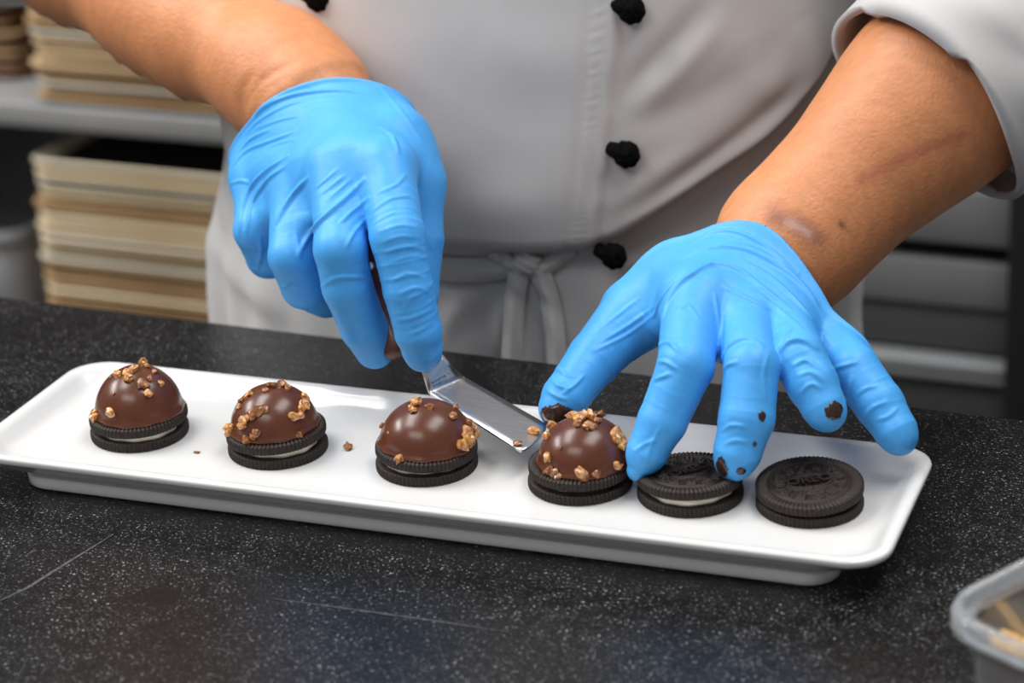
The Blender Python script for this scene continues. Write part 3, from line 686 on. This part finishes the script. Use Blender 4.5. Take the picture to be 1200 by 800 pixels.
def front_on(prof, x, y, extra=0.):             # the point of the torso surface on a sight line
    d = ray(x, y); lo, hi = .9, 1.45
    ts = np.linspace(lo, hi, 400); P_ = CAM+d*ts[:, None]; q = P_[:, :2]-TC
    if prof[0, 0] < -.3: q[:, 0] -= shift(P_[:, 2])
    c_, s_ = math.cos(-TROT), math.sin(-TROT); qx, qy = q[:, 0]*c_-q[:, 1]*s_, q[:, 0]*s_+q[:, 1]*c_
    a = np.interp(P_[:, 2], prof[:, 0], prof[:, 1])+extra; b = np.interp(P_[:, 2], prof[:, 0], prof[:, 2])+extra
    v = np.abs(qx/a)**(2/.9)+np.abs(qy/b)**(2/.9)-1
    k = np.where((v[:-1] > 0) & (v[1:] <= 0))[0]
    if not len(k): return None
    k = k[0]; return CAM+d*(ts[k]+(ts[k+1]-ts[k])*v[k]/(v[k]-v[k+1]))
def lines_on(prof, specs, extra=0.):
    out = []
    for px_, a, wd in specs:
        Q = [front_on(prof, x, y, extra) for x, y in spline(px_, 14)]; Q = np.array([q for q in Q if q is not None])
        if len(Q) > 2: out.append((Q, a*.001, wd*.001))
    return out
hem = [(440, 285), (520, 294), (600, 299), (660, 297), (705, 288), (760, 258), (842, 203), (905, 163), (950, 122), (985, 70)]
HQ = np.array([q for q in (front_on(JP, x, y) for x, y in spline(hem, 60)) if q is not None])
def th_of(P_):
    q = P_[:, :2]-TC; c_, s_ = math.cos(-TROT), math.sin(-TROT); x = q[:, 0]*c_-q[:, 1]*s_; y = q[:, 0]*s_+q[:, 1]*c_
    return np.arctan2(x/.195, -y/.155)
ht = th_of(HQ); hz = HQ[:, 2]; order = np.argsort(ht); ht, hz = ht[order], hz[order]
nT, nZ = 520, 190
th = np.linspace(-math.pi, math.pi, nT, endpoint=False)
z0 = np.interp(th, np.concatenate([[-math.pi, -1.2], ht, [math.pi]]), np.concatenate([[.06, .055], hz, [.12]]))
vv = np.concatenate([np.linspace(0, 1, nZ-1)**1.25])
V = []
fold_specs = [([(717, 272), (780, 238), (842, 203), (904, 163), (946, 125)], 4.5, 7), ([(735, 262), (800, 215), (870, 165), (940, 100)], -3.0, 7), ([(700, 250), (760, 215), (830, 170)], 2.2, 8),
              ([(731, 118), (760, 85), (800, 45), (830, 5)], -2.6, 7), ([(752, 120), (790, 80), (840, 30)], 2.2, 8), ([(728, 150), (790, 130), (850, 100), (900, 60)], -1.4, 9), ([(560, 40), (620, 60), (690, 90)], 1.0, 18), ([(520, 120), (590, 135), (680, 130)], -.5, 18),
              ([(530, 230), (600, 238), (690, 225)], 1.6, 16), ([(870, 60), (900, 100), (930, 60)], 1.5, 10), ([(940, 20), (955, 70), (945, 120)], 2.5, 10)]
JL = lines_on(JP, fold_specs)
Tg, Vg = np.meshgrid(th, vv, indexing='ij'); Z0 = np.repeat(z0[:, None], len(vv), 1); Zg = Z0+(.5-Z0)*Vg
P = torso_pt(Tg.ravel(), Zg.ravel(), JP); N = P-np.array([TC[0], TC[1], 0]); N[:, 2] = 0; N /= np.linalg.norm(N, axis=1)[:, None]
edge = (Zg-Z0).ravel(); roll = np.clip(1-edge/.009, 0, 1)
disp = crease(P, JL)+.0009*vnoise(P*30, 3, 3)
# placket: the right panel lies under the left one, a step along the seam
seamQ = [front_on(JP, x, y) for x, y in ((727, -30), (724, 20), (718, 100), (711, 180), (703, 240), (698, 292))]
sz = np.array([q[2] for q in seamQ])[::-1]; st = th_of(np.array(seamQ))[::-1]
sx = np.interp(P[:, 2], sz, st); tq = th_of(P); fr = np.cos(tq) > 0
step = np.where(fr, .0022/(1+np.exp(np.clip((tq-sx)*900, -40, 40))), 0); disp = disp+step*(tq > -1.4)
pk = np.exp(-(((tq-sx)+.050)/.015)**2)*fr                         # puckered stitching beside the edge
disp += pk*.00042*np.sin(P[:, 2]*2*math.pi/.0037)
disp -= np.exp(-(((tq-sx)+.072)/.008)**2)*fr*.0006
disp -= roll**2*.006
P = P+N*disp[:, None]
# curl the hem back under
rows = P.reshape(nT, len(vv), 3)
under1 = rows[:, 0]-N.reshape(nT, len(vv), 3)[:, 0]*.006+np.array([0, 0, .001]); under2 = rows[:, 0]-N.reshape(nT, len(vv), 3)[:, 0]*.012+np.array([0, 0, .012])
rows = np.concatenate([under2[:, None], under1[:, None], rows], 1); nv = rows.shape[1]
jk = obj('chef_jacket', mesh('chef_jacket', rows.reshape(-1, 3), grid_faces(nT, nv, True)), M['jacket'], person)
jk['label'] = 'white double-breasted chef jacket with black knotted buttons'

th2 = np.linspace(-math.pi, math.pi, 420, endpoint=False); zz = np.linspace(-.6, .25, 150)
Tg, Zg = np.meshgrid(th2, zz, indexing='ij'); P = torso_pt(Tg.ravel(), Zg.ravel(), AP, .009*np.clip((.135-Zg.ravel())/.05, 0, 1)*np.clip((Tg.ravel()-.12)/.4, 0, 1)*np.clip((2.6-Tg.ravel())/.4, 0, 1)*np.clip((Zg.ravel()+.05)/.06, 0, 1)); N = P-np.array([TC[0], TC[1], 0]); N[:, 2] = 0; N /= np.linalg.norm(N, axis=1)[:, None]
low = np.clip((.03-P[:, 2])/.12, 0, 1)
disp = (.0045*np.sin(Tg.ravel()*17+2*np.sin(Tg.ravel()*5))+.003*np.sin(Tg.ravel()*31+1))*low+.0014*vnoise(P*30, 6, 3)
AL = lines_on(AP, [([(232, 250), (255, 290), (300, 340), (340, 370)], 4, 9), ([(250, 200), (262, 240), (275, 290)], 3, 8), ([(545, 345), (530, 370), (515, 400)], 2.5, 6), ([(600, 340), (590, 370), (580, 410)], 2.5, 6), ([(740, 300), (800, 265), (870, 220), (930, 170)], -2, 8), ([(560, 330), (520, 345)], -1.5, 6), ([(715, 330), (700, 380), (690, 420)], 2, 9), ([(905, 190), (940, 160), (970, 110)], 2.5, 9)])
P = P+N*(disp+crease(P, AL))[:, None]
apn = obj('apron', mesh('apron', P, grid_faces(420, 150, True)), M['apron'], person)
apn['label'] = 'pale grey apron gathered and tied at the waist'
# waistband and ties
def ribbon(name, px_, wd, lift, th_, parent, m, wave=0., fold=0.):
    C_ = np.array([front_on(AP, x, y, lift) for x, y in spline(px_, 40)]); T = np.gradient(C_, axis=0); T /= np.linalg.norm(T, axis=1)[:, None]
    out = C_-np.array([TC[0], TC[1], 0]); out[:, 2] = 0; out /= np.linalg.norm(out, axis=1)[:, None]; S = np.cross(T, out); V = []
    k = 9
    for i in range(40):
        for j in range(k):
            u = j/(k-1)-.5; V.append(C_[i]+S[i]*wd*u+out[i]*(fold*math.cos(u*2*math.pi)+wave*math.sin(i*.5+u*4)))
    o = obj(name, mesh(name, V, grid_faces(40, k)), m, parent); s_ = o.modifiers.new('thickness', 'SOLIDIFY'); s_.thickness = th_; s_.offset = 1; return o
ribbon('waistband', [(400, 300), (470, 310), (540, 318), (600, 314), (640, 304), (700, 280), (800, 225), (900, 160)], .014, .004, .002, apn, M['apron'], .0008, .0012)
ribbon('apron_tie', [(612, 305), (606, 330), (602, 360), (598, 440)], .011, .007, .0016, apn, M['apron'], .0006, .0016)
ribbon('apron_tie', [(622, 305), (638, 335), (648, 375), (655, 450)], .011, .0085, .0016, apn, M['apron'], .0006, .0022)
ribbon('apron_tie', [(575, 296), (590, 305), (610, 318)], .008, .008, .0016, apn, M['apron'], .0004, .001)
ribbon('apron_tie', [(608, 306), (632, 316), (655, 303), (672, 292)], .009, .0085, .0018, apn, M['apron'], .0004, .0014)
kc = front_on(AP, 617, 306, .008)
bm = bmesh.new(); bmesh.ops.create_icosphere(bm, subdivisions=4, radius=1)
for v in bm.verts:
    q = np.array(v.co); s_ = 1+.10*math.sin(q[0]*6+q[2]*9); v.co = Vector(q*np.array([.0075, .005, .0068])*s_)+Vector(kc)
obj('tie_knot', from_bm('tie_knot', bm, True), M['apron'], apn)
# knotted buttons
def button(x, y, r=.0068):
    c_ = front_on(JP, x, y, .003); root = None; bm = bmesh.new(); bmesh.ops.create_icosphere(bm, subdivisions=4, radius=1)
    for v in bm.verts:
        q = np.array(v.co); k_ = 1+.05*math.sin(9*q[0]+5*q[2])+.04*math.sin(8*q[2]-6*q[1]); v.co = Vector(q*k_*np.array([r, r*.75, r]))+Vector(c_)
    me_ = from_bm('button', bm, True); b_ = obj('button', me_, M['button'], jk)
    V, F = tube([c_+np.array([-.009, .0015, .0022]), c_+np.array([-.004, -.0005, .0012]), c_], [.0036, .0042, .0048], 12)
    obj('loop', mesh('loop', V, F), M['button'], b_)
for x, y in ((740, 12), (734, 181), (719, 300), (372, -2)): button(x, y)

# sleeves -----------------------------------------------------------
def sleeve(pts, rad, seed, hem_w=.03):
    n = 72; C_ = spline(np.array(pts), 60); R_ = np.interp(np.linspace(0, 1, 60), np.linspace(0, 1, len(rad)), rad)
    T = np.gradient(C_, axis=0); T /= np.linalg.norm(T, axis=1)[:, None]
    s = np.concatenate([[0], np.cumsum(np.linalg.norm(np.diff(C_, axis=0), axis=1))]); V = []
    u = np.cross((0, 0, 1.), T[0]); u /= np.linalg.norm(u)
    for k in range(60):
        u = u-T[k]*np.dot(u, T[k]); u /= np.linalg.norm(u); v = np.cross(T[k], u); ring = []
        cuff = .0035*(1/(1+math.exp((s[k]-hem_w)*900)))
        for a in range(n):
            t = 2*math.pi*a/n; q = C_[k]+R_[k]*(math.cos(t)*u+math.sin(t)*v)
            r_ = R_[k]+cuff+.0022*math.sin(3*t+s[k]*60+seed)+.0016*math.sin(7*t-s[k]*130+seed)*min(1, s[k]/.03)
            V.append(C_[k]+r_*(math.cos(t)*u+math.sin(t)*v)-T[k]*(.004*math.sin(2*t+seed) if k == 0 else 0))
    F = [(k*n+a, (k+1)*n+a, (k+1)*n+(a+1) % n, k*n+(a+1) % n) for k in range(59) for a in range(n)]
    o = obj('sleeve', mesh('sleeve', V, F), M['jacket'], jk); sd = o.modifiers.new('thickness', 'SOLIDIFY'); sd.thickness = .004; sd.offset = -1
    o['label'] = 'rolled-up white jacket sleeve'; return o
sleeve([at(1092, 118, .193), at(1140, 72, .212), at(1200, 10, .235), aL[-1]+.4*(shL-aL[-1]), shL], [.051, .055, .06, .072, .09], 1.)
sleeve([at(38, -112, .233), at(5, -135, .247), aR[-1]+.4*(shR-aR[-1]), shR], [.048, .053, .074, .09], 2.)

# ------------------------------------------------------------------ plastic tub with praline
A0 = atz(1106, 708, .058); u_ = atz(1200, 664, .058)-atz(1140, 695, .058); u_ /= np.linalg.norm(u_); v_ = np.array([u_[1], -u_[0], 0])
ang = math.atan2(u_[1], u_[0])
tub = empty('plastic_tub', (0, 0, 0)); tag(tub, 'translucent plastic food tub at the bottom right corner of the counter', 'tub')
tw, tl_ = .11, .15
ctr = A0+u_*(tl_/2-.006)+v_*(tw/2-.006)
tub.location = (ctr[0], ctr[1], 0.0); tub.rotation_euler.z = ang
def rings(spec, name, m, parent, close=(False, False)):
    V = []; n = None
    for hx, hy, r, z in spec:
        R_ = rrect(hx, hy, r, 8); n = len(R_); V += [(x, y, z) for x, y in R_]
    F = [(k*n+a, k*n+(a+1) % n, (k+1)*n+(a+1) % n, (k+1)*n+a) for k in range(len(spec)-1) for a in range(n)]
    if close[0]: F.append(tuple(range(n))[::-1])
    if close[1]: F.append(tuple((len(spec)-1)*n+a for a in range(n)))
    return obj(name, mesh(name, V, F), m, parent, (0, 0, 0))
hx, hy = tl_/2, tw/2
rings([(hx-.018, hy-.018, .012, .0004), (hx-.014, hy-.014, .014, .0015), (hx-.012, hy-.012, .015, .006), (hx-.0075, hy-.0075, .017, .050), (hx-.0085, hy-.0085, .016, .050),
       (hx-.013, hy-.013, .014, .006), (hx-.015, hy-.015, .013, .0025), (hx-.019, hy-.019, .011, .0018)], 'wall', M['plastic'], tub, (True, True))
rings([(hx-.0078, hy-.0078, .017, .050), (hx-.0022, hy-.0022, .02, .0490), (hx-.0014, hy-.0014, .021, .0505), (hx-.0018, hy-.0018, .021, .0555), (hx-.0030, hy-.0030, .02, .0575), (hx-.0050, hy-.0050, .018, .0578), (hx-.0062, hy-.0062, .017, .0570),
       (hx-.0068, hy-.0068, .0165, .0552), (hx-.0086, hy-.0086, .016, .0548), (hx-.0092, hy-.0092, .0155, .053), (hx-.0088, hy-.0088, .016, .050), (hx-.0078, hy-.0078, .017, .050)], 'rim', M['plastic_rim'], tub)
rg = np.random.default_rng(12); bm = bmesh.new()
for k in range(1500):
    x, y = (rg.random()*2-1)*(hx-.0165), (rg.random()*2-1)*(hy-.0165); z = .006+rg.random()*((.036 if x < -hx+.034 else .014)+.004*math.sin(x*60+2)*math.cos(y*50)); s_ = .003+.003*rg.random()
    b2 = bmesh.ops.create_icosphere(bm, subdivisions=1, radius=s_)['verts']
    for v in b2: v.co = Vector((v.co.x*(1+.3*rg.normal()), v.co.y*(1+.3*rg.normal()), v.co.z*(.8+.2*rg.normal())))+Vector((x, y, z))
fl = obj('praline_crumbs', from_bm('praline_crumbs', bm), M['flake']); fl.location = tub.location; fl.rotation_euler = tub.rotation_euler
tag(fl, 'golden chopped praline crumbs inside the plastic tub', 'crumbs', kind='stuff')

# ------------------------------------------------------------------ background: trays on a shelving unit at the left
tray_mats = [mat('tray_tone_%d' % k, c1, .6, c2, 9, stretch=(1, 1, 12), bump=.1, bscale=40) for k, (c1, c2) in enumerate((
    ((.46, .30, .14), (.58, .42, .24)), ((.60, .46, .27), (.70, .57, .37)), ((.30, .175, .075), (.42, .27, .13)), ((.44, .38, .28), (.56, .50, .39)), ((.68, .58, .42), (.78, .69, .53)), ((.15, .075, .035), (.24, .13, .065))))]
blackm = mat('tray_black', (.004, .004, .004), .6)
def tray_mesh(wx, wy, h):
    spec = [(wx/2-.012, wy/2-.012, .012, 0), (wx/2-.002, wy/2-.002, .016, h*.55), (wx/2, wy/2, .016, h*.62), (wx/2, wy/2, .016, h*.95), (wx/2-.003, wy/2-.003, .015, h), (wx/2-.006, wy/2-.006, .014, h*.9), (wx/2-.014, wy/2-.014, .012, h*.3)]
    V = []
    for hx_, hy_, r, z in spec: R_ = rrect(hx_, hy_, r, 4); n = len(R_); V += [(x, y, z) for x, y in R_]
    F = [(k*n+a, k*n+(a+1) % n, (k+1)*n+(a+1) % n, (k+1)*n+a) for k in range(len(spec)-1) for a in range(n)]
    F += [tuple(range(n))[::-1], tuple((len(spec)-1)*n+a for a in range(n))]; return V, F
ORD = 'top second third fourth fifth sixth seventh eighth ninth tenth eleventh twelfth thirteenth fourteenth fifteenth sixteenth seventeenth eighteenth nineteenth twentieth twenty-first twenty-second twenty-third twenty-fourth twenty-fifth twenty-sixth'.split()
def stack(x0, y0, z_bot, n, pitch, wx, wy, tones, label, lab_top, group, seed, top_black=False):
    rg = np.random.default_rng(seed); V, F = tray_mesh(wx, wy, pitch*.97); cache = {}
    for k in range(n):
        tm = tones[int(rg.integers(len(tones)))]
        if tm not in cache:
            cache[tm] = mesh('baking_tray', V, F); cache[tm].materials.append(tray_mats[tm])
        me = cache[tm]
        if k == n-1 and top_black:
            me = mesh('baking_tray', V, F); me.materials.append(tray_mats[tm]); me.materials.append(blackm); me.polygons[len(me.polygons)-1].material_index = 1
        o = obj('baking_tray', me); o.location = (x0+wx/2+rg.normal()*.0022, y0+wy/2+rg.normal()*.002, z_bot+k*pitch); o.rotation_euler.z = rg.normal()*.004
        tag(o, lab_top if k == n-1 else label % ORD[n-1-k], 'tray', group)
YB = .95
unit = empty('steel_shelving', (-.8, YB, FZ)); tag(unit, 'grey steel shelving unit holding stacked trays at the left background', 'shelving')
e0, e1 = at(30, 116, YB), at(30, 150, YB)
shelf_z = e0[2]
box('shelf_board', (-1.9, YB-.012, shelf_z-.024), (-.47, YB+.5, shelf_z), M['shelf'], unit, .003)
low_z = at(130, 372, YB)[2]-.06
box('shelf_board', (-1.9, YB-.03, low_z-.03), (-.47, YB+.5, low_z), M['shelf'], unit, .003)
for x in (-1.88, -.5): 
    for y in (YB-.01, YB+.46): box('post', (x, y, FZ), (x+.025, y+.025, .7), M['shelf'], unit, .002)
s0 = at(29, 186, YB); top_low = s0[2]
pitch = .0105; n_low = int(round((top_low-low_z)/pitch))
stack(s0[0], YB, low_z, n_low, (top_low-low_z)/n_low, .38, .4, [0, 1, 1, 3, 4, 4, 2], 'beige baking tray, %s from the top of the tall stack on the lower shelf', 'topmost beige tray of the lower stack, black inside', 'trays in the lower stack', 5, True)
s1 = at(40, 112, YB); stack(s1[0], YB-.006, shelf_z, 20, .0098, .38, .4, [0, 2, 2, 3, 5, 1], 'brown baking tray, %s from the top of the stack on the upper shelf', 'topmost brown tray of the stack on the upper shelf', 'trays in the upper stack', 6)
s2 = at(36, 95, YB+.05); stack(s2[0]-.5, YB+.05, shelf_z, 20, .0098, .49, .4, [5, 2, 5, 5], 'dark brown tray, %s from the top of the stack at the far left edge', 'topmost dark brown tray of the far left stack', 'trays in the far left stack', 7)
# grey bins beside the lower stack
for (xa, ya, yb, lab) in ((28, 276, 372, 'grey plastic bin beside the beige tray stack at the left edge'),):
    q = at(xa, ya, YB+.05); rootb = empty('storage_bin', (q[0]-.17, YB+.25, low_z)); tag(rootb, lab, 'bin')
    hh = q[2]-low_z
    rings([(.13, .17, .02, 0), (.155, .195, .025, hh-.02), (.15, .19, .022, hh-.004), (.125, .165, .018, .008)], 'bin_body', M['bin'], rootb, (True, True))
    rings([(.155, .195, .025, hh-.016), (.162, .202, .027, hh-.014), (.162, .202, .027, hh-.002), (.158, .198, .025, hh), (.15, .19, .022, hh-.003), (.155, .195, .025, hh-.016)], 'bin_rim', M['strip'], rootb)

# ------------------------------------------------------------------ background: dark rack at the right
RY = .95
rk = empty('storage_rack', (.0, RY, FZ)); tag(rk, 'black framed rack with grey steel panels at the right background', 'rack')
def band(y0, y1, m, depth, name, xr=1186, xx=1090):
    a, b = at(xx, y0, RY), at(xx, y1, RY); x1 = at(xr, y0, RY)[0]
    return box(name, (-.36, RY+depth, b[2]), (x1+.02, RY+depth+.03, a[2]), m, rk, .002)
band(120, 190, M['panel'], .0, 'panel'); band(220, 284, M['panel'], .0, 'panel'); band(306, 360, M['panel'], .005, 'panel'); band(362, 414, M['panel_dark'], .01, 'panel')
band(418, 428, M['strip'], -.01, 'edge_strip'); band(430, 440, M['strip'], -.008, 'edge_strip'); band(442, 500, M['panel_dark'], .0, 'panel'); band(505, 600, M['panel'], .0, 'panel')
px0 = at(1188, 330, RY)[0]
for x in (px0, -.4): box('post', (x, RY-.03, FZ), (x+.07, RY+.04, .6), M['rack'], rk, .004)
box('back_panel', (-.36, RY+.05, FZ+.02), (px0+.05, RY+.07, .6), M['rack'], rk)
